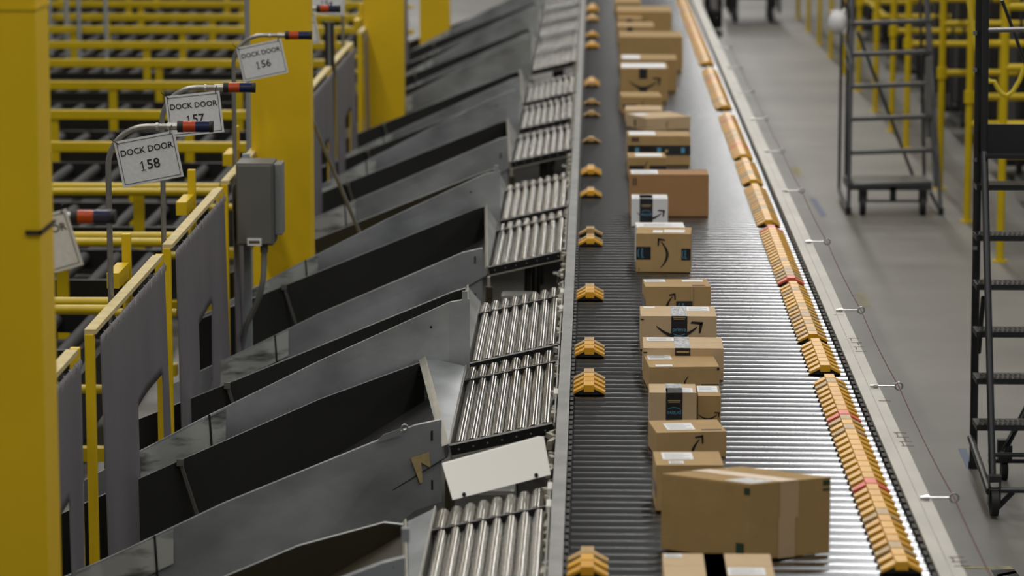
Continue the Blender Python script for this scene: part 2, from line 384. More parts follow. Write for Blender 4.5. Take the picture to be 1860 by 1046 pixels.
def chute(ty, y, label, far_end=None, fz=1.0, darkmat='dark', nz=None, first=False):
    r = thing('sorting_chute', (-1.3, y+.9, 0), label, 'chute', 'grey steel chutes sloping down to the curtains')
    XL = -2.45
    def ny(x): return y - .85*max(0, (-.62-x)/1.5)
    def fy(x): return y+1.73 - 1.02*max(0, (-.62-x)/1.5)
    def seat(pts, y0, kold, fn):    # keep each outline point on its sight line while the wall turns towards the sorter's travel
        out = []
        for x, z in pts:
            yo = y0 + kold*max(0, (-.62-x)/1.5); xn, zn = x, z
            for _ in range(12):
                q = fn(xn)/yo; xn = x*q; zn = 3.6-(3.6-z)*q
            out.append((xn, zn))
        return out
    nt_ = nz or ([(-.61, 1.01), (-.72, .98), (-1.53, .60), (-1.96, .37), (XL, .12)] if ty == 'near' else [(-.565, 1.21), (-.66, 1.19), (-1.27, .885), (-1.86, .567), (XL, .23)])
    ft = far_end or [(-.64, 1.01), (-.72, .99), (-2.0, .52), (XL, .36)]
    ft = [(x, z+(fz-1)) for x, z in ft]
    nt_ = seat(nt_, y, .4, ny); ft = seat(ft, y+1.73, -.5, fy)
    top = [Vector((x, ny(x), z)) for x, z in nt_]
    bot = [Vector((x, ny(x), max(.02, z-(.34 if ty == 'near' else .36)-.3*max(0, min(1, (-.7-x)/.5))))) for x, z in nt_]
    bot = [p+Vector((0, -.05*max(0, min(1, (-.6-p.x)/.6)), 0)) for p in bot]
    MB().strip(top, bot, (0, .004, 0)).build('near_wall', 'galv', r)
    tf = [p+Vector((0, .022, 0)) for p in top]
    MB().strip([p+Vector((0, .003, .001)) for p in top], [p+Vector((0, .003, .001)) for p in tf], (0, 0, -.003)).build('top_flange', 'galv', r)
    ftop = [Vector((x, fy(x), z)) for x, z in ft]; fbot = [Vector((x, fy(x), max(.02, z-.42))) for x, z in ft]
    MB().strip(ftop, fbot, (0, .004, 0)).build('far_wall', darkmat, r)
    MB().strip([p+Vector((0, .004, .001)) for p in ftop], [p+Vector((0, .024, .001)) for p in ftop], (0, 0, -.003)).build('top_flange', 'galv', r)
    # slide floor
    xs = [-.585, -1.0, -1.6, -2.2]; zs = [.86, .64, .33, -.0+.03]
    if ty != 'near': zs = [.87, .68, .40, .05]
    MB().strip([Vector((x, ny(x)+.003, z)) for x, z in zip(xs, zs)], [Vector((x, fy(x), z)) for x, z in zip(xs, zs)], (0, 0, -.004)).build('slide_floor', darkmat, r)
    # worn patch plate and joint strip near the low end of the near wall
    def nt_at(x):
        for (xa, za), (xb, zb) in zip(nt_, nt_[1:]):
            if xb <= x <= xa: return za+(zb-za)*(x-xa)/(xb-xa)
        return nt_[-1][1]
    xa, xb = (-1.63, -2.02)
    q = [Vector((x, ny(x)-.004, nt_at(x)-.006)) for x in (xa, xb)]; q2 = [Vector((x, ny(x)-.022, nt_at(x)-.14)) for x in (xb, xa)]
    MB().plate([q[0], q[1], q2[0], q2[1]], (0, -.001, 0)).build('worn_patch', 'galvworn', r)
    xj = -1.70
    MB().bar((xj, ny(xj)-.004, nt_at(xj)+.004), (xj+.015, ny(xj)-.028, nt_at(xj)-.2), .008, .006).build('joint_strip', 'black', r)
    # stiffener on the dark wall
    def ft_at(x):
        for (xa_, za), (xb_, zb) in zip(ft, ft[1:]):
            if xb_ <= x <= xa_: return za+(zb-za)*(x-xa_)/(xb_-xa_)
        return ft[-1][1]
    xs_ = -1.80
    MB().bar((xs_, fy(xs_)-.012, ft_at(xs_)-.005), (xs_+.09, fy(xs_)-.012, ft_at(xs_)-.30), .014, .014).build('stiffener', 'cabinet', r)
    MB().box((xs_, fy(xs_)-.014, ft_at(xs_)-.005), (.03, .02, .03)).build('clip', 'steel', r)
    # end plates next to the roller bed
    pr = Vector((ft[0][0], y+1.73, ft[0][1])); bf = Vector((-.577, y+.0, .905)); br = Vector((-.577, y+1.72, .905))
    MB().plate([pr, bf, br], (-.004, 0, 0)).build('transition_sheet', 'galv', r)
    d = .012 if ty == 'far' or y > 15 else .03
    MB().plate([pr+Vector((-.001, 0, .014)), bf+Vector((-.001, 0, .006)), bf+Vector((-d, 0, -.006)), pr+Vector((-d, 0, -.002))], (-.004, 0, 0)).build('edge_flange', 'edge', r)
    if ty == 'near':
        for zz in (.95, .745): MB().span((-.652, ny(-.652)-.006, zz-.02), (-.644, ny(-.644)+.002, zz+.02)).build('slot', 'rubber', r)
    else:
        for (xx, zz) in ((-.63, 1.12), (-.74, 1.09), (-.64, .965)): MB().cyl((xx, ny(xx)-.006, zz), (xx, ny(xx)+.003, zz), .006, seg=8).build('bolt_hole', 'rubber', r)
        MB().span((-.60, y-.002, 1.20), (-.575, y+.02, 1.245)).build('corner_tab', 'galv', r)
    if ty == 'near' and first:
        def a(px, py, d=.015):
            q = V(px, py, y)
            for _ in range(12): q = V(px, py, ny(q.x)-d)
            return q
        MB().plate([a(746, 832), a(779, 821), a(782, 849), a(765, 840), a(768, 876), a(763, 878)], (0, .002, 0)).build('masking_tape', 'masking', r)
        MB().plate([a(683, 803), a(696, 789), a(728, 778), a(728, 790)], (0, -.004, 0)).build('bracket', 'galv', r)
        p = a(735, 776); MB().tube([p+Vector((.012*math.cos(t), 0, .012*math.sin(t))) for t in [k*math.pi/6 for k in range(12)]], .003, closed=True).build('wire_ring', 'chrome', r)
    return r
cl = ['nearest grey steel chute with olive-brown inner wall, at the bottom edge', 'grey chute with torn masking tape on its near wall', 'grey chute with a bolt-holed raised end, just beyond the taped chute',
      'grey chute with two slots in its end, behind the bolt-holed chute', 'grey chute with olive-brown inner wall that the thin diagonal brace rests on', 'grey chute beginning beyond the second dark gap', 'seventh grey chute from the camera',
      'eighth grey chute from the camera, blurred', 'ninth grey chute from the camera, blurred', 'tenth grey chute from the camera, blurred', 'eleventh grey chute from the camera, blurred', 'next to last blurred grey chute near the top edge', 'last blurred grey chute at the top edge']
for i, (ty, y) in enumerate(lanes):
    kw = {}
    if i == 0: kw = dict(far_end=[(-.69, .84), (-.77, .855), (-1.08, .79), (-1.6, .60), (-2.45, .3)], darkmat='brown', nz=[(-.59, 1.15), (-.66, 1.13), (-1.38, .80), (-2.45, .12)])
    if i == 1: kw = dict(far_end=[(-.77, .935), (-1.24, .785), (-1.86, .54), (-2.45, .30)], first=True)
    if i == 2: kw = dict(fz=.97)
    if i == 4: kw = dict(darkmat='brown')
    if i in (5,): kw = dict(nz=[(-.60, 1.08), (-.67, 1.06), (-1.89, .50), (-2.45, .22)])
    if i in (7, 9, 11): kw = dict(nz=[(-.60, 1.12), (-.67, 1.10), (-1.89, .52), (-2.45, .24)])
    chute(ty, y, cl[i], **kw)

# white plastic panel and things in the dark gaps
w = thing('plastic_panel', (-.35, 11.6, .9), 'white plastic panel with two holes leaning above the nearest roller bed', 'panel')
ym, yt = 11.43, 11.58
pts = [V(822, 908, ym), V(1000, 862, ym), V(988, 795, yt)]
nn = (pts[1]-pts[0]).cross(pts[2]-pts[0])
for px, py in ((979, 794), (803, 843)):
    d = V(px, py, 12)-CAM; pts.append(CAM+d*((pts[0]-CAM).dot(nn)/d.dot(nn)))
MB().plate(pts, (0, .008, .003)).build('sheet', 'panel', w)
for (x, y) in ((843, 897), (974, 862)):
    p = V(x, y, ym-.001+.012); MB().cyl(p+Vector((0, -.012, 0)), p+Vector((0, -.002, 0)), .0075, seg=12).build('hole', 'rubber', w)
gaps = [(11.55, 12.3), (16.15, 17.0), (20.85, 21.75), (27.75, 28.6)]
gn = ['in the gap behind the white plastic panel', 'in the first dark gap between roller beds', 'in the second dark gap between roller beds', 'in the thick dark gap between far roller beds']
for (ga, gb), nm in zip(gaps, gn):
    t = thing('drive_unit', (-.4, (ga+gb)/2, 0), 'dark conveyor drive housing with hanging chain, '+nm, 'machine', 'drive housings between beds')
    MB().span((-.50, gb-.18, .45), (-.30, gb-.02, .80)).build('motor_housing', 'cabinet', t, bevel=.02)
    MB().span((-.60, ga, .42), (-.15, gb, .45)).build('gap_shade_sheet', 'rubber', t)  # added black sheet standing in for the shade down in the gap
    MB().span((-.575, gb-.06, .4), (-.56, gb-.03, .88)).build('bracket', 'edge', t)
    MB().cyl((-.56, gb-.2, .55), (-.56, gb-.2, .85), .02).build('post', 'brown', t)  # yellow post in dark olive, its dimness in the gap put into the colour
    MB().cyl((-.175, gb-.06, .90), (-.215, gb-.06, .90), .012).build('hook_plate', 'steel', t)
    for k in range(5):
        c = Vector((-.19+.004*k, gb-.07, .885-k*.026))
        MB().tube([c+Vector((.007*math.cos(q)*(k % 2), .007*math.cos(q)*(1-k % 2), .015*math.sin(q))) for q in [j*math.pi/5 for j in range(10)]], .0022, 6, True).build('chain_link', 'steel', t)

# ---------------------------------------------------------------- curtain frames
frames = [(10.87, 12.41), (12.90, 14.92), (15.30, 17.40), (17.75, 19.6), (20.0, 22.1), (22.7, 24.81), (25.05, 27.09), (28.2, 30.28), (30.7, 32.6), (32.9, 34.8)]
fn = ['nearest, half hidden by the nearest column', 'second from the camera with its slanted cutout, complete in view', 'third from the camera, left of the grey electrical box', 'behind the grey electrical box', 'hidden mostly behind the second column',
      'just right of the second column', 'right of the pole for the blurred sign', 'with a yellow opening, beside the third column', 'just beyond the third column', 'farthest, left of the farthest column']
for fi, ((ya, yb), nm) in enumerate(zip(frames, fn)):
    ya *= .96; yb *= .96; xc = -2.10
    t = thing('curtain_frame', (xc, ya, 0), 'grey curtain on yellow frame, '+nm, 'curtain', 'curtains at the ends of the chutes')
    xa_, xb_ = -2.038, -1.992; ZT = 1.397
    MB().span((xa_, ya-.035, 0), (xb_-.008, ya, ZT-.02)).build('post', 'yellow', t, bevel=.003)
    MB().span((xa_, yb+.07, 0), (xb_-.008, yb+.11, ZT-.01)).build('post', 'yellow', t, bevel=.003)
    MB().span((xa_-.14, yb-.02, 0), (xa_-.10, yb+.02, ZT+.10)).build('rear_post', 'yellow', t, bevel=.003)
    MB().span((xa_-.16, yb-.35, ZT-.10), (xa_-.105, yb-.03, ZT-.03)).build('rear_bracket', 'yellow', t)
    MB().span((xa_, ya-.03, ZT-.02), (xb_, yb, ZT)).build('top_board', 'board', t)
    # curtain with slanted cutout, gently rippled
    L = yb-ya; b = MB(); nu, nv = 40, 27; ztop, zbot = 1.36, .05
    k0, k1 = {1: (.50, .90), 2: (.39, .72)}.get(fi, (.42, .78)); c0, c1 = k0*L, k1*L
    def rip(u, z): return -1.984 + .006*math.sin(u*7+z*2)*(1.36-z) + .010*(1+math.sin(u*3.6))*(1.36-z)
    grid = {}
    for i in range(nu+1):
        for j in range(nv+1):
            u = .02+L*(i/nu)*.985; z = ztop+(zbot-ztop)*j/nv
            grid[i, j] = b.b.verts.new((rip(u, z), ya+u, z))
    for i in range(nu):
        for j in range(nv):
            u = .02+L*((i+.5)/nu); z = ztop+(zbot-ztop)*(j+.5)/nv
            ztopcut = .865
            if c0 < u < c1 and z < ztopcut: continue
            b.b.faces.new((grid[i, j], grid[i+1, j], grid[i+1, j+1], grid[i, j+1]))
    for v in [v for v in b.b.verts if not v.link_faces]: b.b.verts.remove(v)
    c = b.build('curtain', 'curtain', t, smooth=True)
    md = c.modifiers.new('thickness', 'SOLIDIFY'); md.thickness = .003
    if ya < 16:
        for k in range(12):
            yy = ya+.1+k*(L-.15)/11; MB().tube([(-1.980, yy, 1.372), (-1.970, yy, 1.355), (-1.973, yy, 1.33)], .003, 6).build('hook', 'chrome', c)

# ---------------------------------------------------------------- sign posts with stack lights
posts = [(10.43, '159', 16, 'reaching out from behind the nearest column'), (13.17, '158', 11, 'nearest one with its whole bend in view'), (14.84, '157', 6, 'directly behind the nearest full bend'), (17.85, '156', 12, 'in front of the second yellow column'),
         (19.9, '155', 10, 'mostly hidden behind the second column'), (22.5, '154', -4, 'just right of the second column'), (25.7, '153', 5, 'farthest thin pole, its sign above the picture')]
for (y, num, ang, nm) in posts:
    x0 = -2.055; zt = 2.125
    t = thing('sign_post', (x0, y, 0), 'bent grey conduit post and stack light '+nm, 'post', 'conduit posts with stack lights')
    pts = [(x0, y, 0), (x0, y, 1.0), (x0, y, 1.93)] + [(x0+.17-.17*math.cos(q), y, 1.955+.17*math.sin(q)) for q in [math.pi/2*k/8 for k in range(9)]] + [(-1.76, y, zt)]
    MB().tube(pts, .0125, 10).build('conduit', 'conduit', t, smooth=True)
    MB().cyl((-1.80, y, zt), (-1.755, y, zt), .0155).build('coupling', 'steel', t, smooth=True)
    for (xa, xb, m, nm2, rr) in ((-1.757, -1.733, 'rubber', 'lamp_base', .0245), (-1.733, -1.680, 'orange', 'orange_lens', .0235), (-1.680, -1.622, 'blue', 'blue_lens', .0235), (-1.622, -1.606, 'rubber', 'lamp_cap', .0245)):
        MB().cyl((xa, y, zt), (xb, y, zt), rr, seg=20).build(nm2, m, t, smooth=True)
    MB().cyl((-1.85, y, zt), (-1.838, y, zt), .016).build('clamp', 'chrome', t)
    # the sign: its own thing, hung from the arm by two ties
    w_, h_ = .262, .198
    A = math.radians(ang)
    tl = Vector((x0+.03, y-.035, 2.062)) if num != '154' else Vector((x0+.02, y-.035, 2.10))
    if num == '157': tl = Vector((x0+.02, y-.03, 2.085))
    if num == '156': tl = Vector((x0+.02, y-.03, 2.055))
    if num == '159': tl = Vector((-2.02, y-.03, 2.085))
    s = thing('paper_sign', tl, {'159': 'white sheet half hidden behind the nearest column, ending in 9', '158': 'sharpest and largest white sheet, reading DOCK DOOR 158', '157': 'white sheet reading DOCK DOOR 157 just behind the sharpest sheet',
        '156': 'blurred white sheet reading DOCK DOOR 156 in front of the second column', '155': 'white sheet mostly hidden by the second column', '154': 'white sheet cut by the top edge, reading 154', '153': 'white sheet above the top edge of the picture'}[num], 'sign', 'dock door signs')
    ex = Vector((math.cos(A), 0, math.sin(A))); ez = Vector((-math.sin(A), 0, math.cos(A)))
    def Q(u, v, d=0): return tl + ex*u - ez*v + Vector((0, -d, 0))
    MB().plate([Q(0, 0), Q(w_, 0), Q(w_, h_), Q(0, h_)], (0, .002, 0)).build('sheet', 'paper', s)
    m_ = .011; lw = .0022; b = MB()
    for (u0, v0, u1, v1) in ((m_, m_, w_-m_, m_), (m_, h_-m_, w_-m_, h_-m_), (m_, m_, m_, h_-m_), (w_-m_, m_, w_-m_, h_-m_)):
        hx = lw/2
        b.plate([Q(u0-hx, v0-hx, .001), Q(u1+hx, v0-hx, .001), Q(u1+hx, v1+hx, .001), Q(u0-hx, v1+hx, .001)], (0, -.0006, 0))
    b.build('border', 'ink', s)
    Rm = Matrix((( ex.x, ez.x, 0, 0), (0, 0, -1, 0), (ex.z, ez.z, 0, 0), (0, 0, 0, 1)))
    for body, size, (u, v) in (('DOCK DOOR', .0365, (w_/2, .056)), (num, .058, (w_/2, .122))):
        p = Q(u, v, .0016)-tl
        if body[0] == '1':
            textmesh(body[1:], size, 'ink', 'lettering', s, Matrix.Translation(p+ex*.016) @ Rm, bold=.0006)
            g = MB(); c1_ = u-.030; v1_ = v
            def gq(a0, b0, a1, b1): g.plate([Q(c1_+a0, v1_+b0, .0016), Q(c1_+a1, v1_+b0, .0016), Q(c1_+a1, v1_+b1, .0016), Q(c1_+a0, v1_+b1, .0016)], (0, -.0006, 0))
            gq(-.0022, -.0205, .0022, .0205); gq(-.009, .0172, .009, .0205)
            g.plate([Q(c1_-.009, v1_-.0135, .0016), Q(c1_, v1_-.0205, .0016), Q(c1_, v1_-.016, .0016), Q(c1_-.009, v1_-.0095, .0016)], (0, -.0006, 0))
            g.build('numeral', 'ink', s)
        else: textmesh(body, size, 'ink', 'lettering', s, Matrix.Translation(p) @ Rm, bold=.0004)
    MB().tube([Q(.02, .014, .003), Q(-.012, -.018, .012), Q(-.016, -.030, -.02)], .0022, 6).build('tie', 'rubber', s)
    tr = Q(w_-.02, .012, .003)
    MB().tube([tr, tr+Vector((.002, -.004, .03)), Vector((tr.x+.004, y-.014, max(tr.z+.035, 2.125)))], .0022, 6).build('tie', 'rubber', s)

# ---------------------------------------------------------------- electrical box on its strut post
t = thing('electrical_box', (-1.9, 17.25, 0), 'grey metal electrical box on a strut post with a conduit below', 'electrical box')
a_, b_ = V(428, 296, 17.05), V(497, 446, 17.05)
MB().span((a_.x, 17.05, b_.z), (b_.x, 17.28, a_.z)).build('enclosure', 'cabinet', t, bevel=.006)
MB().span((a_.x+.008, 17.035, b_.z+.01), (b_.x-.008, 17.05, a_.z-.012)).build('door', 'cabinet', t, bevel=.004)
MB().span((b_.x, 17.10, b_.z+.05), (b_.x+.045, 17.26, a_.z-.01)).build('switch_cover', 'cabinet2', t, bevel=.008)
c_, d_ = V(449, 433, 17.03), V(475, 446, 17.03)
MB().span((c_.x, 17.028, d_.z), (d_.x, 17.036, c_.z)).build('rating_plate', 'paper', t)
MB().span((c_.x+.01, 17.026, d_.z+.012), (d_.x-.01, 17.029, c_.z-.012)).build('plate_print', 'inkb', t)
MB().span((a_.x+.01, 17.29, 0), (a_.x+.05, 17.33, a_.z+.02)).build('strut_post', 'palepipe', t)
MB().span((a_.x+.01, 17.27, b_.z+.1), (b_.x-.01, 17.29, b_.z+.14)).build('strut_bar', 'steel', t)
pc = [V(480, 448, 17.1), V(479, 500, 17.1), V(474, 530, 17.1), V(462, 560, 17.15), V(447, 592, 17.2), V(438, 640, 17.25), V(437, 700, 17.25)]
MB().tube(pc, .016, 10).build('conduit', 'cabinet2', t, smooth=True)
MB().cyl(V(480, 446, 17.1), V(480, 458, 17.1), .022).build('conduit_fitting', 'cabinet', t)

# thin brace, pale pipe, black duct
br = thing('brace_pipe', V(655, 425, 19.02), 'thin grey diagonal brace pipe just right of the second column', 'pipe')
MB().cyl(V(563, 207, 18.82), V(655, 427, 18.98), .0125).build('tube', 'conduit', br, smooth=True)
MB().box(V(563, 207, 18.82), (.05, .03, .05)).build('end_clamp', 'steel', br)
pp = thing('riser_pipe', (V(455, 100, 19.3).x, 19.3, 0), 'pale blue-grey vertical pipe left of the second column', 'pipe')
MB().cyl((pp.location.x, 19.3, 0), (pp.location.x, 19.3, 4.2), .034, seg=16).build('tube', 'palepipe', pp, smooth=True)
MB().cyl((pp.location.x, 19.3, 0), (pp.location.x, 19.3, .03), .08, seg=16).build('floor_flange', 'palepipe', pp)
bp_ = V(598, 60, 24.0)
dp = thing('cable_duct', (bp_.x, 24, 0), 'black vertical cable duct below the far orange stack light', 'duct')
MB().span((bp_.x-.036, 24, 0), (bp_.x+.036, 24.05, V(598, 40, 24).z)).build('duct', 'rubber', dp)
MB().span((bp_.x-.006, 23.995, .3), (bp_.x+.006, 24.0, V(598, 42, 24).z)).build('cover_strip', 'cabinet2', dp)
for k, (px, pyb) in enumerate(((90, 44), (121, 44), (143, 22), (192, 22))):
    p = V(px, pyb, 34-k*.8); t = thing('hanging_post', (p.x, 34-k*.8, 0), 'pale grey vertical post at the far top left, number %s from the left column' % ['one', 'two', 'three', 'four'][k], 'post', 'pale far posts')
    MB().cyl((p.x, 34-k*.8, 0), (p.x, 34-k*.8, 2.9), .028 if k < 2 else .022).build('tube', 'palepipe', t)
    MB().cyl((p.x, 34-k*.8, 0), (p.x, 34-k*.8, .04), .06).build('foot', 'palepipe', t)

# ---------------------------------------------------------------- guard rails on the left
rows = [13.3, 15.65, 17.95, 20.15, 22.45, 24.6, 26.95, 29.05, 31.0, 32.9, 34.6, 36.6, 38.4, 40.2, 42.2]
wd = ['nearest', 'second', 'third', 'fourth', 'fifth', 'sixth', 'seventh', 'eighth', 'ninth', 'tenth', 'eleventh', 'twelfth', 'thirteenth', 'next to last', 'farthest']
for i, y in enumerate(rows):
    x1 = -2.42; x0 = -7.5
    t = thing('guard_rail', (-4.5, y, 0), 'yellow pipe guard rail left of the curtains, %s row from the camera' % wd[i], 'guard rail', 'guard rail rows at the left')
    r_ = .026
    if y < 22:
        MB().cyl((x0, y, .95), (x1, y, .95), r_).build('rail', 'yellow2', t, smooth=True)
        MB().cyl((x0, y-.14, .935), (x1, y-.14, .935), r_).build('rail', 'yellow2', t, smooth=True)
    else:
        MB().span((x0, y-.035, .90), (x1, y+.035, .975)).build('rail', 'yellow2', t, bevel=.01)
    MB().cyl((x0, y, .50), (x1, y, .50), .024).build('mid_rail', 'yellow2', t, smooth=True)
    for k in range(6):
        xx = x1-.42-(.97+.02*i)*k - (.37*i % .5)
        if xx > x0: MB().span((xx-.035, y-.02, 0), (xx+.035, y+.02, .94)).build('post', 'yellow2', t, bevel=.006)
    MB().span((x0, y-.045, .13), (x1, y+.03, .20)).build('toe_rail', 'yellow2', t)
    # dark extendable conveyor between this row and the next
    c = thing('gravity_conveyor', (-4.5, y+1.1, 0), 'dark low roller conveyor beyond the %s yellow guard rail row' % wd[i], 'conveyor', 'dark conveyors behind the guard rails')
    for yy in (y+.45, y+1.65): MB().span((-7.4, yy-.02, .5), (-2.7, yy+.02, .62)).build('side_frame', 'black', c)
    ro = None
    for k in range(22):
        xx = -2.8-k*.21
        if ro is None: ro = MB().cyl((0, -.58, 0), (0, .58, 0), .04, seg=10).build('roller', 'darkroll', smooth=True)
        else: ro = ro.copy(); COL.objects.link(ro)
        ro.parent = c; ro.location = (xx+4.5, -.05, .57)
    MB().span((-7.4, y+.45, .10), (-2.7, y+1.65, .46)).build('belly_pan', 'rubber', c)
    for xx in (-7.2, -5, -2.9): MB().span((xx-.04, y+.5, 0), (xx+.04, y+1.6, .1)).build('foot', 'black', c)

# ---------------------------------------------------------------- eye bolts and pull cord
bolts = [9.2, 11.03, 13.11, 15.02, 17.27, 19.43, 21.5, 23.55, 25.6, 27.7, 29.8, 31.9]
bn = ['below the picture edge', 'nearest in view, low right', 'second from the bottom', 'third from the bottom', 'fourth from the bottom', 'fifth from the bottom', 'sixth from the bottom', 'seventh from the bottom', 'eighth, blurred', 'ninth, blurred', 'tenth, blurred', 'eleventh, most blurred']
eyes = []
for y, nm in zip(bolts, bn):
    t = thing('eye_bolt', (1.205, y, 1.03), 'zinc eye bolt on the right rail, '+nm, 'bolt', 'eye bolts along the right rail')
    z = 1.034
    MB().cyl((1.195, y, z), (1.212, y, z), .010, seg=6).cyl((1.180, y, z), (1.196, y, z), .006, seg=10).build('nut', 'chrome', t)
    MB().cyl((1.20, y, z), (1.285, y, z), .0034, seg=10).build('shank', 'chrome', t, smooth=True)
    c = Vector((1.301, y, z))
    MB().tube([c+Vector((-.0155*math.cos(q), .002*math.sin(q), .0155*math.sin(q))) for q in [k*2*math.pi/20 for k in range(20)]], .0036, 8, True).build('eye', 'chrome', t, smooth=True)
    eyes.append(c)
pts = []
for a_, b_ in zip(eyes, eyes[1:]):
    for k in range(8):
        s_ = k/8; p = a_.lerp(b_, s_); p.z -= .03*4*s_*(1-s_)*.5; pts.append(p)
pts.append(eyes[-1])
tag(MB().tube(pts, .0022, 6).build('pull_cord', 'rope', smooth=True), 'thin dark red emergency pull cord threaded through the eye bolts', 'cord')

# ---------------------------------------------------------------- cartons
SX = {}
def smile(mb, P, u0, v0, L, flip=1, vert=False, head=True):
    """curved arrow: P(u,v) maps face units to world; the arrow runs from u0 to u0+L"""
    n = 14; pts = []
    def C(u, v): return P(u0+v, v0+u) if vert else P(u0+u, v0+v)
    up, lo = [], []
    for k in range(n+1):
        s_ = k/n; x = L*s_*.86; y = -flip*L*.22*math.sin(math.pi*min(1, s_*.98))**.9
        wdt = L*.045*math.sin(math.pi*min(.93, s_*.8+.08))
        up.append(C(x, y+wdt)); lo.append(C(x, y-wdt))
    off = P.n*.0008
    for k in range(n): mb.plate([up[k], up[k+1], lo[k+1], lo[k]], off)
    if head:
        x = L*.88
        mb.plate([C(x-L*.16, flip*L*.06), C(x-L*.13, flip*L*.105), C(x+L*.11, flip*L*.09), C(x+L*.08, flip*L*.035)], off)
        mb.plate([C(x+L*.03, flip*L*.06), C(x+L*.11, flip*L*.09), C(x+L*.06, -flip*L*.14), C(x+L*.02, -flip*L*.15)], off)
class Face:
    def __init__(s, o, eu, ev, n): s.o, s.eu, s.ev, s.n = o, eu, ev, n
    def __call__(s, u, v, d=.0012): return s.o + s.eu*u + s.ev*v + s.n*d
    def rect(s, mb, u0, v0, u1, v1, d=.0006, t=.0008):
        mb.plate([s(u0, v0, d), s(u1, v0, d), s(u1, v1, d), s(u0, v1, d)], s.n*t)
    def mtx(s, u, v, ang=0, d=.0018):
        o = s(u, v, d); m = Matrix(((s.eu.x, s.ev.x, s.n.x, o.x), (s.eu.y, s.ev.y, s.n.y, o.y), (s.eu.z, s.ev.z, s.n.z, o.z), (0, 0, 0, 1)))
        return m @ Matrix.Rotation(ang, 4, 'Z')
def carton(px, pyb, pxr, pyt, pytb, label, m='card', rot=0, gap=True, cornerpt=None, group='parcels on the sorter'):
    """front-left-bottom at (px,pyb); right edge pxr; top front edge pyt; top back edge pytb. rot in degrees, counter-clockwise"""
    z0 = 1.0005
    o = G(px, pyb, z0); r_ = math.radians(rot)
    w_ = (G(pxr, pyb, z0).x-o.x)/math.cos(r_)
    h_ = V(px, pyt, o.y).z - z0
    d_ = max(.06, (G(px, pytb, z0+h_).y - o.y)/math.cos(r_))
    return carton_m(o, w_, d_, h_, rot, label, m, group)
def carton_m(o, w_, d_, h_, rot, label, m, group='parcels on the sorter', rot2=None):
    r_ = math.radians(rot); r2 = r_ if rot2 is None else math.radians(rot2)
    ex = Vector((math.cos(r_), math.sin(r_), 0)); ey = Vector((-math.sin(r2), math.cos(r2), 0)); ez = Vector((0, 0, 1))
    nf = -ey if rot2 is None else Vector((math.sin(r_), -math.cos(r_), 0)); nl = -ex if rot2 is None else Vector((-math.cos(r2), -math.sin(r2), 0))
    t = thing('cardboard_box', o+ex*w_/2+ey*d_/2, label, 'box', group)
    b = MB(); b.plate([o, o+ex*w_, o+ex*w_+ey*d_, o+ey*d_], ez*(h_-.004)); b.build('carton', m, t, bevel=.0035)
    # lid flaps, very slightly proud of the body
    for s_ in (0, 1):
        y0, y1 = (0, d_*.497) if s_ == 0 else (d_*.503, d_)
        q = [o+ey*y0+ez*(h_-.004)+ex*.001, o+ex*(w_-.001)+ey*y0+ez*(h_-.004), o+ex*(w_-.001)+ey*y1+ez*(h_-.004), o+ey*y1+ez*(h_-.004)+ex*.001]
        MB().plate(q, ez*.004).build('flap', m, t)
    return t, Face(o, ex, ez, nf), Face(o+ez*h_, ex, ey, ez), Face(o+ey*d_, -ey, ez, nl), (w_, d_, h_)
def label_on(t, F, u0, v0, u1, v1, name='shipping_label', lines=True):
    b = MB(); F.rect(b, u0, v0, u1, v1); lb = b.build(name, 'paper', t)
    if lines:
        b = MB(); n = 4
        for k in range(n):
            vv = v0+(v1-v0)*(.15+.2*k); F.rect(b, u0+(u1-u0)*.08, vv, u0+(u1-u0)*(.9-.18*(k % 2)), vv+(v1-v0)*.05, .0016, .0003)
        b.build('label_print', 'cabinet2', lb)
def tape_on(t, F, T, D, u0, u1, inv=False, prime=True, vbot=0, text=True, vt=.42):
    w_, d_, h_ = D
    b = MB(); F.rect(b, u0, vbot, u1, h_); tp = b.build('printed_tape', 'btape', t)
    b = MB(); T.rect(b, u0, 0, u1, d_); b.build('tape_top', 'sheentape', t)
    if text:
        cw = u1-u0; um = (u0+u1)/2; a = math.pi if inv else 0
        vp = h_*vt
        textmesh('prime', cw*.36, 'blueink', 'lettering', tp, Matrix.Translation(-t.location) @ F.mtx(um, vp, a))
        b = MB(); sg = -1 if inv else 1
        for k in range(8):
            q0, q1 = k/8, (k+1)/8
            pp_ = [F(um+cw*.36*(2*q-1), vp-sg*(cw*.26+cw*.10*math.sin(math.pi*q))-e, .0018) for q, e in ((q0, 0), (q1, 0), (q1, cw*.035), (q0, cw*.035))]
            b.plate(pp_, F.n*.0004)
        b.build('tape_emblem', 'blueink', tp)
        b = MB(); F.rect(b, u0+cw*.15, h_*(vt+.30)+.0, u1-cw*.15, h_*(vt+.30)+cw*.04, .0016, .0004); F.rect(b, u0+cw*.12, h_*(vt+.30)+cw*.10, u1-cw*.12, h_*(vt+.30)+cw*.15, .0016, .0004); b.build('tape_print', 'goldink', tp)
def arrow_on(t, F, u0, v0, L, **k):
    b = MB(); smile(b, F, u0, v0, L, **k); b.build('printed_arrow', 'ink', t)
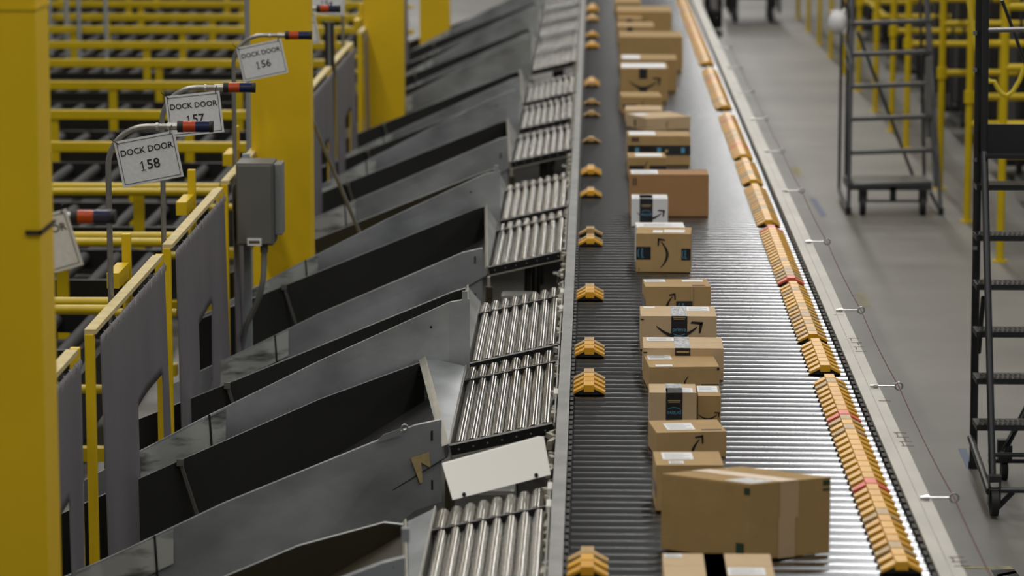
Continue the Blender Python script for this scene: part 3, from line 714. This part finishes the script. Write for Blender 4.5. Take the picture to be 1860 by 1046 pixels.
def sidetape(t, F, u0, v0, u1, v1, rot90=True, txt=True):
    b = MB(); F.rect(b, u0, v0, u1, v1); tp = b.build('printed_tape', 'btape', t)
    if txt:
        hh = v1-v0
        textmesh('prime', hh*.32, 'blueink', 'lettering', tp, Matrix.Translation(-t.location) @ F.mtx(u0+(u1-u0)*.4, (v0+v1)/2, math.pi/2))
        b = MB()
        for k in range(8):
            q0, q1 = k/8, (k+1)/8
            b.plate([F(u0+(u1-u0)*.22-hh*.08*math.sin(math.pi*q)-e, v0+hh*(.15+.7*q), .0018) for q, e in ((q0, 0), (q1, 0), (q1, .003), (q0, .003))], F.n*.0004)
        b.build('tape_emblem', 'blueink', tp)
# 1 box cut by the bottom edge
t, F, T, L, D = carton(1206, 1112, 1408, 1050, 1005, 'pale box with a grey-sheened tape strip and two labels, cut by the bottom edge', 'card3')
b = MB(); T.rect(b, D[0]*.38, 0, D[0]*.57, D[1]); b.build('tape_top', 'sheentape', t); tape_on(t, F, T, D, D[0]*.38, D[0]*.57, text=False)
label_on(t, T, D[0]*.02, D[1]*.82, D[0]*.18, D[1]*.96); label_on(t, T, D[0]*.58, D[1]*.12, D[0]*.92, D[1]*.42)
# 2 big skewed box
c = G(1361, 1019, 1.0005); rR = G(1507, 1004, 1.0005); lL = G(1200, 997, 1.0005)
hh = V(1358, 880, c.y).z-1.0005; wR = (rR-c).length; dL = (lL-c).length
t, F, T, L, D = carton_m(c, wR, dL, hh, math.degrees(math.atan2(rR.y-c.y, rR.x-c.x)), 'largest parcel, plain brown box standing skewed with pale brown tape and green corner marks', 'card4', rot2=math.degrees(math.atan2(c.x-lL.x, lL.y-c.y)))
b = MB(); F.rect(b, wR*.37, hh*.52, wR*.60, hh); b.build('brown_tape', 'cardtape', t); b = MB(); F.rect(b, wR*.35, 0, wR*.56, hh*.53, .0016); b.build('brown_tape', 'cardtape', t)
b = MB(); T.rect(b, wR*.37, 0, wR*.60, dL); b.build('brown_tape', 'cardtape', t)
label_on(t, T, wR*.06, dL*.05, wR*.34, dL*.34)
b = MB(); L.rect(b, dL-.022, hh*.86, dL, hh*.95); L.rect(b, dL-.05, hh*.05, dL-.02, hh*.22); b.build('corner_mark', 'greenink', t)
b = MB(); F.rect(b, wR*.90, hh*.90, wR*.985, hh*.97); F.rect(b, wR*.90, hh*.83, wR*.985, hh*.86); b.build('corner_mark', 'greenink', t)
# 3 behind it
t, F, T, L, D = carton(1191, 928, 1314, 845, 820, 'small box with two stacked labels, half hidden behind the largest parcel', 'card', 2)
label_on(t, T, D[0]*.12, D[1]*.4, D[0]*.58, D[1]*.9); label_on(t, T, D[0]*.2, D[1]*.1, D[0]*.42, D[1]*.3)
sidetape(t, L, D[1]*.3, D[2]*.3, D[1], D[2]*.55, txt=False)
# 4
t, F, T, L, D = carton(1192, 832, 1320, 786, 764, 'fourth parcel from the bottom, one white label on top and an arrow tip', 'card', 7)
label_on(t, T, D[0]*.18, D[1]*.18, D[0]*.58, D[1]*.72); arrow_on(t, F, D[0]*.62, D[2]*-.45, D[2]*1.35, vert=True)
sidetape(t, F, 0, 0, D[0]*.26, D[2]*.14, txt=False)
b = MB(); T.rect(b, D[0]*.66, D[1]*.12, D[0]*.95, D[1]*.2); b.build('top_print', 'inkb', t)
# 5a 5b
t, F, T, L, D = carton(1179, 776, 1265, 713, 697, 'small box with upside-down black tape and a white label over its top', 'card3')
tape_on(t, F, T, D, D[0]*.35, D[0]*.70, inv=True); label_on(t, T, D[0]*.34, D[1]*.02, D[0]*.92, D[1]*.5)
arrow_on(t, F, D[0]*.04, D[2]*.06, D[0]*.95)
t, F, T, L, D = carton(1267, 774, 1309, 719, 700, 'narrow darker box with an arrow head, right of the upside-down tape box', 'card4')
label_on(t, T, D[0]*.02, D[1]*.35, D[0]*.9, D[1]*.92); arrow_on(t, F, D[0]*-.0+.002, D[2]*.40, D[0]*.95)
# 6
t, F, T, L, D = carton(1179, 712, 1307, 667, 644, 'long box with two white labels on its top left', 'card', 4)
label_on(t, T, D[0]*.04, D[1]*.58, D[0]*.38, D[1]*.95); label_on(t, T, D[0]*.10, D[1]*.04, D[0]*.34, D[1]*.18, lines=False)
arrow_on(t, F, D[0]*.56, D[2]*.0, D[2]*.72, vert=True, head=False); sidetape(t, F, D[0]*.74, 0, D[0]*.99, D[2]*.30, txt=False)
sidetape(t, F, 0, 0, D[0]*.2, D[2]*.27, txt=False)
b = MB(); F.rect(b, D[0]*.96, D[2]*.86, D[0]*.995, D[2]*.96); b.build('corner_mark', 'ink', t)
# 7
t, F, T, L, D = carton(1168, 690, 1314, 632, 612, 'wide box with grey-sheened tape strip, directly behind the box with two labels', 'card3')
tape_on(t, F, T, D, D[0]*.395, D[0]*.585, text=False, vbot=D[2]*.3); label_on(t, T, D[0]*.05, D[1]*.62, D[0]*.40, D[1]*.95)
b = MB(); F.rect(b, D[0]*.40+.004, D[2]*.86, D[0]*.58-.004, D[2]*.91, .0016); b.build('tape_print', 'goldink', t)
b = MB(); F.rect(b, 0, D[2]*.84, D[0]*.05, D[2]*.88); b.build('corner_mark', 'ink', t)
# 8
t, F, T, L, D = carton(1163, 634, 1301, 574, 556, 'wide box with smiling arrow and upright black tape reading prime', 'card3')
tape_on(t, F, T, D, D[0]*.405, D[0]*.615, vt=.60); label_on(t, T, D[0]*.62, D[1]*.5, D[0]*.92, D[1]*.95); label_on(t, T, D[0]*.05, D[1]*.8, D[0]*.2, D[1]*.95, lines=False)
arrow_on(t, F, D[0]*.21, D[2]*.70, D[0]*.62)
b = MB(); F.rect(b, 0, D[2]*.88, D[0]*.045, D[2]*.92); b.build('corner_mark', 'ink', t)
# 9
t, F, T, L, D = carton(1172, 582, 1291, 521, 507, 'box with tilted arrow, sideways black tape and red print on top', 'card', 3)
arrow_on(t, F, D[0]*.42, D[2]*.02, D[2]*.80, vert=True, flip=1); sidetape(t, F, D[0]*.47, D[2]*.12, D[0]*.72, D[2]*.57); sidetape(t, F, 0, D[2]*.12, D[0]*.26, D[2]*.38, txt=False)
sidetape(t, L, 0, D[2]*.22, D[1], D[2]*.60, txt=False)
label_on(t, T, D[0]*.02, D[1]*.6, D[0]*.34, D[1]*.95); label_on(t, T, D[0]*.6, D[1]*.62, D[0]*.92, D[1]*.85, lines=False)
b = MB(); T.rect(b, D[0]*.72, D[1]*.08, D[0]*.92, D[1]*.22); b.build('red_print', 'rope', t)
b = MB(); F.rect(b, D[0]*.735, 0, D[0]*.74, D[2]); b.build('seam', 'inkb', t)
# 10
t, F, T, L, D = carton(1155, 494, 1254, 424, 412, 'nearly square box with a vertical curved arrow between two black tape ends', 'card', -3)
arrow_on(t, F, D[0]*.45, D[2]*.12, D[2]*.78, vert=True, flip=-1); sidetape(t, F, 0, D[2]*.33, D[0]*.27, D[2]*.66); sidetape(t, F, D[0]*.83, D[2]*.32, D[0], D[2]*.62)
label_on(t, T, D[0]*.5, D[1]*.2, D[0]*.88, D[1]*.6, lines=False); label_on(t, T, D[0]*.3, D[1]*.15, D[0]*.48, D[1]*.5, lines=False)
b = MB(); F.rect(b, D[0]*.05, D[2]*.03, D[0]*.06, D[2]*.12); b.build('corner_mark', 'ink', t)
# 11, 12 white
t, F, T, L, D = carton(1156, 480, 1244, 413, 404, 'white box directly behind the box with the vertical arrow', 'white', 2)
label_on(t, T, D[0]*.1, D[1]*.2, D[0]*.8, D[1]*.8)
t, F, T, L, D = carton(1147, 411, 1213, 361, 353, 'small white box with black tape and grey arrow in front of the large reddish box', 'white')
tape_on(t, F, T, D, D[0]*.22, D[0]*.58, inv=True); arrow_on(t, F, D[0]*.15, D[2]*.5, D[0]*.78)
label_on(t, T, D[0]*.1, D[1]*.2, D[0]*.9, D[1]*.8, lines=False)
# 13
t, F, T, L, D = carton(1144, 393, 1287, 317, 308, 'large plain reddish brown box with a white label on its top left', 'card2', 1)
label_on(t, T, D[0]*.02, D[1]*.1, D[0]*.36, D[1]*.9)
b = MB(); F.rect(b, D[0]*.035, D[2]*.74, D[0]*.055, D[2]*.93); F.rect(b, D[0]*.065, D[2]*.74, D[0]*.085, D[2]*.93); b.build('corner_mark', 'inkb', t)
# 14
t, F, T, L, D = carton(1141, 322, 1210, 286, 277, 'small box with black band near its bottom, before the long banded box', 'card4', 1)
sidetape(t, F, D[0]*.02, D[2]*.34, D[0]*.42, D[2]*.60, txt=False); sidetape(t, F, D[0]*.56, D[2]*.34, D[0], D[2]*.60, txt=False)
arrow_on(t, F, D[0]*.52, D[2]*.3, D[2]*.6, vert=True, head=False); label_on(t, T, D[0]*.2, D[1]*.2, D[0]*.9, D[1]*.8, lines=False)
# 15
t, F, T, L, D = carton(1140, 300, 1254, 247, 238, 'long box wrapped in a full black band with faint blue print', 'card', 1)
b = MB(); F.rect(b, 0, D[2]*.34, D[0], D[2]*.68); b.build('printed_band', 'btape', t)
b = MB()
for k in (.12, .47, .85): F.rect(b, D[0]*k, D[2]*.42, D[0]*(k+.06), D[2]*.60, .0016)
b.build('band_print', 'blueink', t)
b = MB(); F.rect(b, D[0]*.6, D[2]*.44, D[0]*.64, D[2]*.54, .0016); b.build('band_print', 'goldink', t)
b = MB(); F.rect(b, D[0]*.06, D[2]*.80, D[0]*.18, D[2]*.95); b.build('printed_mark', 'inkb', t)
label_on(t, T, D[0]*.03, D[1]*.2, D[0]*.45, D[1]*.9, lines=False)
# 16 skewed
c = G(1174, 238, 1.0005); hh = V(1174, 215, c.y).z-1.0
t, F, T, L, D = carton_m(c, .36, .36, hh, 24, 'skewed box with a pale left side and dark arrow stroke', 'card3')
arrow_on(t, F, D[0]*.5, D[2]*.05, D[2]*.8, vert=True, head=False); label_on(t, T, D[0]*.05, D[1]*.55, D[0]*.35, D[1]*.9, lines=False)
b = MB(); L.rect(b, D[1]*.40, D[2]*.15, D[1]*.5, D[2]*.7); b.build('printed_stroke', 'inkb', t)
b = MB(); L.rect(b, D[1]*.55, 0, D[1], D[2]); b.build('brown_tape', 'cardtape', t)
# 17..24
t, F, T, L, D = carton(1136, 221, 1203, 200, 192, 'small low box just behind the skewed box', 'card3')
t, F, T, L, D = carton(1130, 206, 1203, 176, 167, 'small box with black tape patch at lower left, in front of the smile box', 'card4', 3)
sidetape(t, F, D[0]*.02, D[2]*.35, D[0]*.36, D[2]*.55, txt=False); arrow_on(t, F, D[0]*.55, D[2]*.4, D[2]*.5, vert=True, head=False)
t, F, T, L, D = carton(1127, 184, 1213, 124, 114, 'dark brown box with black tape strip and smiling arrow', 'card4')
sidetape(t, F, D[0]*.39, D[2]*.68, D[0]*.56, D[2], txt=False); sidetape(t, F, D[0]*.39, D[2]*.24, D[0]*.56, D[2]*.42, txt=False); arrow_on(t, F, D[0]*.18, D[2]*.62, D[0]*.68)
label_on(t, T, D[0]*.02, D[1]*.1, D[0]*.95, D[1]*.9, lines=False)
t, F, T, L, D = carton(1127, 166, 1229, 108, 99, 'brown box showing only its top and right side behind the smile box', 'card4')
label_on(t, T, D[0]*.03, D[1]*.1, D[0]*.35, D[1]*.9, lines=False)
t, F, T, L, D = carton(1125, 128, 1240, 67, 57, 'wide plain blurred box, far up the sorter', 'card4')
t, F, T, L, D = carton(1122, 78, 1188, 48, 40, 'low blurred box with black tape end, nearer of two small far ones', 'card')
sidetape(t, F, D[0]*.25, D[2]*.2, D[0]*.42, D[2]*.95, txt=False)
t, F, T, L, D = carton(1122, 62, 1166, 33, 25, 'smallest blurred box with black tape, farther of two small far ones', 'card')
sidetape(t, F, D[0]*.35, D[2]*.2, D[0]*.6, D[2]*.95, txt=False)
t, F, T, L, D = carton(1121, 58, 1220, 21, 11, 'blurred dark box behind the two small far boxes', 'card4')
t, F, T, L, D = carton(1117, 26, 1164, 4, -8, 'farthest box, cut by the top edge', 'card4')

# ---------------------------------------------------------------- near rolling ladder (right edge)
t = thing('rolling_ladder', (2.3, 15.8, 0), 'dark grey rolling warehouse ladder cut by the right edge of the picture', 'ladder')
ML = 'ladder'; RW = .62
def twin(fn, nm, m=ML, **k):
    for dx in (0, RW):
        b = MB(); fn(b, Vector((dx, 0, 0))); b.build(nm, m, t, smooth=True, **k)
r0 = V(1768, 838, 16.16); r1 = V(1778, -10, 16.16)
twin(lambda b, d: b.cyl(r0+d, r1+d+Vector((0, 0, .5)), .021), 'rear_post')
f0 = V(1803, 875, 15.12); f1 = V(1788, 276, 16.0)
twin(lambda b, d: b.cyl(f0+d, f1+d, .018), 'stringer')
h0 = f1; h1 = V(1789, -10, 16.0)
twin(lambda b, d: b.cyl(h0+d, h1+d+Vector((0, 0, .5)), .017), 'handrail_post')
twin(lambda b, d: b.cyl(V(1778, 640, 16.1)+d, V(1786, 540, 15.9)+d, .012), 'diagonal_strut')
twin(lambda b, d: b.cyl(V(1763, 795, 16.14)+d, V(1797, 893, 15.06)+d, .018), 'base_rail')
twin(lambda b, d: b.cyl(r0+d+Vector((0, 0, .0)), Vector((r0.x, 16.16, 0))+d, .026), 'rubber_foot', 'rubber')
b = MB(); b.cyl(V(1797, 890, 15.06), V(1797, 890, 15.06)+Vector((RW, 0, 0)), .014); b.build('cross_bar', ML, t, smooth=True)
for py, yy in ((826, 15.5), (837, 15.9)):
    MB().cyl(V(1795, py, yy), V(1795, py, yy)+Vector((RW, 0, 0)), .012).build('cross_bar', ML, t, smooth=True)
ys_ = [772, 688, 603, 517, 428, 336]
for k, py in enumerate(ys_):
    yy = 15.42+.12*k; p = V(1774, py, yy); x0 = p.x
    MB().span((x0, yy, p.z-.028), (x0+RW-.02, yy+.17, p.z)).build('step', ML, t)
    b = MB()
    if k != 5:
        for j in range(24):
            xx = x0+.02+j*.025; b.box((xx, yy+.02, p.z+.006), (.013, .02, .012), Matrix.Rotation(.5, 4, 'Y'))
            b.box((xx+.01, yy+.09, p.z+.004), (.013, .02, .01), Matrix.Rotation(.5, 4, 'Y'))
        o = b.build('tread_teeth', 'tread', t); o['kind'] = 'stuff'
p = V(1788, 277, 16.05)
MB().span((p.x, 16.05, p.z), (p.x+RW, 16.07, V(1788, 226, 16.05).z)).build('kick_plate', ML, t)
MB().span((p.x, 15.95, p.z-.02), (p.x+RW, 16.5, p.z)).build('platform', ML, t)
p = V(1791, 55, 16.0); MB().cyl(p, p+Vector((RW, 0, .015)), .013).build('handrail', 'tread', t, smooth=True)
MB().cyl(V(1820, 0, 16.3), V(1866, 125, 16.3), .009).build('diagonal_strut', 'ladder', t)
for py in (60, 127, 290, 450): MB().box(V(1771, py, 16.13), (.02, .02, .02)).build('bolt', 'chrome', t)
for dx, py in ((0, 0), (RW, 0)):
    c = Vector((1.957+dx+.015, 15.06, .075))
    MB().cyl(c+Vector((-.018, 0, 0)), c+Vector((.018, 0, 0)), .068, seg=24).build('wheel', 'rubber', t, smooth=True)
    MB().box(c+Vector((-.027, 0, .05)), (.005, .05, .13)).box(c+Vector((.027, 0, .05)), (.005, .05, .13)).box(c+Vector((0, 0, .12)), (.06, .06, .03)).build('caster_fork', ML, t)
c = V(1824, 850, 15.9); c = Vector((c.x, 15.9, .05))
MB().cyl(c+Vector((-.016, 0, 0)), c+Vector((.016, 0, 0)), .05, seg=20).build('wheel', 'rubber', t, smooth=True)
MB().box(c+Vector((0, 0, .09)), (.07, .07, .09)).build('caster_fork', ML, t)
MB().box(V(1822, 810, 15.8), (.06, .05, .07)).build('lock_box', 'ladder', t)
MB().cyl(V(1822, 822, 15.6), V(1866, 738, 15.7), .016).build('diagonal_strut', ML, t)
MB().cyl(V(1812, 922, 15.1), V(1840, 893, 15.1), .014).build('caster_brace', ML, t)

# ---------------------------------------------------------------- far rolling ladder
t = thing('rolling_ladder', (2.45, 26, 0), 'tall grey rolling ladder standing in the aisle with a hard hat on its post', 'ladder')
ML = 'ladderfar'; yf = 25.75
def P(px, py, dy=0): return V(px, py, yf+dy)
def tb(nm, p, q, r_=.017, m=ML): return MB().cyl(p, q, r_, seg=10).build(nm, m, t, smooth=True)
steps = [(335, 0.0), (276, .1), (215, .2), (156, .3), (98, .4), (42, .5)]
for k, (py, dy) in enumerate(steps):
    l_, r_ = P(1546, py+1, dy), P(1692, py-4, dy)
    MB().bar(l_, r_, .12, .03).build('step', ML, t)
tb('front_stringer', P(1541, 388), P(1549, -15, .55)); tb('front_stringer', P(1699, 340), P(1681, -15, .55))
tb('rear_post', P(1524, 345, 1.0), P(1530, -15, 1.0), .014); tb('rear_post', P(1536, 335, .8), P(1541, -15, .8), .014)
tb('outer_post', P(1709, 384), P(1684, -15, .9)); tb('rear_post', P(1679, 330, .9), P(1671, -15, .9), .014)
tb('diagonal_strut', P(1558, 58, .9), P(1664, 335, .9), .014)
tb('diagonal_strut', P(1549, 40, .9), P(1524, -15, .9), .012)
tb('base_rail', P(1524, 345, .9), P(1541, 388)); tb('base_rail', P(1690, 350, .3), P(1709, 384))
MB().span((P(1540, 330).x, yf-.02, P(1540, 345).z), (P(1693, 330).x, yf+.5, P(1540, 332).z)).build('base_platform', ML, t)
tb('axle', P(1568, 365), P(1680, 365), .012)
for px in (1567, 1676):
    c = P(px, 370); c.z = .078
    MB().cyl(c+Vector((-.022, 0, 0)), c+Vector((.022, 0, 0)), .078, seg=18).build('wheel', 'rubber', t, smooth=True)
    MB().box(c+Vector((0, 0, .08)), (.07, .05, .10)).build('caster_fork', 'black', t)
MB().box(P(1622, 352), (.05, .04, .12)).build('lock_pedal', 'black', t)
for px, py in ((1541, 388), (1709, 384)):
    c = P(px, py); MB().cyl((c.x, yf, 0), (c.x, yf, .06), .024).build('rubber_foot', 'rubber', t)
MB().span((P(1682, 100, .2).x, yf+.2, P(1682, 250, .2).z), (P(1694, 100, .2).x, yf+.24, P(1682, 105, .2).z)).build('side_plate', 'tread', t)
# hard hat
c = P(1521, 40, -.05)
h = thing('hard_hat', c, 'white hard hat hanging on the post of the far rolling ladder', 'hard hat')
b = MB(); b.ball(c, .105, (.72, 1.0, .98), 20, 12); b.build('shell', 'hat', h, smooth=True)
MB().tube([c+Vector((.045*0+.075*math.cos(q)*.3+.055, .095*math.cos(q), .105*math.sin(q))) for q in [k*math.pi/10 for k in range(20)]], .008, 6, True).build('brim', 'hat', h, smooth=True)
MB().tube([c+Vector((-.06, -.01, .09)), c+Vector((-.01, -.07, .105)), c+Vector((.05, -.02, .09))], .006).build('ridge', 'hat', h)
MB().tube([P(1529, 60, -.05), P(1538, 85, -.05), P(1545, 110, -.05), P(1541, 126, -.05), P(1535, 108, -.05)], .008, 6).build('chin_strap', 'palepipe', h)

# ---------------------------------------------------------------- yellow barrier bays on the right
ry = [23.25, 25.35, 27.4, 30.4, 31.9, 33.8, 36.0, 38.1, 40.26, 42.33, 44.5, 46.8]
rw = ['nearest, right of the dark ladder', 'second, with collar, left of dark ladder', 'third, behind the far ladder', 'fourth, seen through the far ladder', 'fifth, seen through the far ladder', 'sixth, seen through the far ladder',
      'seventh, beside the hard hat', 'eighth from the camera', 'ninth, left of the hard hat', 'tenth, blurred', 'eleventh, blurred', 'farthest, at the top edge']
for i, (y, nm) in enumerate(zip(ry, rw)):
    x = 3.04
    t = thing('barrier_bay', (x, y, 0), 'yellow pipe barrier bay right of the aisle, '+nm, 'guard rail', 'yellow bays right of the aisle')
    MB().cyl((x, y, 0), (x, y, 3.2), .030, seg=14).build('front_post', 'yellow2', t, smooth=True)
    zc = 1.02 if i else .98
    MB().cyl((x, y, zc-.05), (x, y, zc+.05), .046, seg=14).build('collar', 'yellow2', t, smooth=True)
    MB().cyl((x, y, 0), (x, y, .012), .06, seg=14).build('base_plate', 'yellow2', t)
    for z in (.80, 1.02, 1.45, 1.9, 2.35):
        if z == .8 and i > 1: continue
        MB().cyl((x, y, z), (6.6, y, z), .030, seg=10).build('rail', 'yellow2', t, smooth=True)
    for xx in (3.95, 4.85, 5.75, 6.5): MB().cyl((xx, y, 0), (xx, y, 3.0), .028, seg=10).build('post', 'yellow2', t, smooth=True)
    # dark roller cage inside the bay
    if i < 11:
        c = thing('roller_cage', (4.9, y+.9, 0), 'dark loaded roller cage inside the right-hand bay, '+nm.split(',')[0], 'cage', 'dark cages in the right bays')
        MB().span((3.6, y+.35, .16), (6.6, y+1.35, .22)).build('deck', 'black', c)
        MB().span((3.75, y+.45, .22), (5.0, y+1.25, 1.35+.3*(i % 2))).build('load', 'rubber', c, bevel=.03)
        MB().span((5.2, y+.45, .22), (6.5, y+1.25, 1.6)).build('load', 'darkroll', c, bevel=.03)
        for xx in (3.62, 6.58):
            for yy in (y+.37, y+1.33): MB().cyl((xx, yy, .2), (xx, yy, 1.8), .015).build('cage_post', 'darkroll', c)
        for xx in (3.8, 6.4):
            MB().cyl((xx-.02, y+.5, .08), (xx+.02, y+.5, .08), .08).build('wheel', 'rubber', c)
# long rails tying the bays
for z, y0, y1, nm in ((1.02, 33.8, 46.8, 'lower'), (2.2, 25.35, 46.8, 'upper')):
    tag(MB().cyl((3.14, y0, z), (3.14, y1, z), .028, seg=10).build('tie_rail', 'yellow2', smooth=True), 'long yellow tie rail running along the right bays, '+nm, 'rail')
# hose
hp = [V(1756, -20, 19), V(1768, 60, 19), V(1778, 110, 19), V(1788, 138, 19), V(1797, 148, 19), V(1806, 148, 19), V(1812, 160, 19), V(1820, 170, 19), V(1829, 174, 19), V(1840, 166, 19), V(1852, 146, 19), V(1862, 118, 19), V(1872, 80, 19), V(1880, -20, 19)]
tag(MB().tube(hp, .014, 8).build('air_hose', 'hose', smooth=True), 'yellow air hose hanging in a loop behind the dark ladder', 'hose')

# ---------------------------------------------------------------- carts at the top
def cart(px0, px1, y, label, zb=.42):
    a_ = G(px0, 0, 0).x*0+V(px0, 0, y).x; b_ = V(px1, 0, y).x
    t = thing('warehouse_cart', ((a_+b_)/2, y+.5, 0), label, 'cart')
    MB().span((a_, y, zb-.06), (b_, y+1.1, zb)).build('deck', 'black', t)
    MB().span((a_+.06, y+.03, zb), (b_-.06, y+1.05, zb+.55)).build('bin', 'deck', t, bevel=.03)
    for xx in (a_+.02, b_-.02):
        for yy in (y, y+1.1): MB().cyl((xx, yy, .15), (xx, yy, zb+.75), .025).build('corner_post', 'black', t)
    for xx in (a_+.12, b_-.12):
        for yy in (y+.08, y+1.0):
            MB().cyl((xx-.03, yy, .11), (xx+.03, yy, .11), .11, seg=16).build('wheel', 'rubber', t)
            MB().box((xx, yy, .26), (.06, .08, .22)).build('caster_fork', 'black', t)
    return t
cart(1322, 1418, 45.8, 'low dark cart with a grey bin standing at the far end of the aisle')
cart(1284, 1312, 41.5, 'narrow grey cart against the right rail at the top edge', .5)
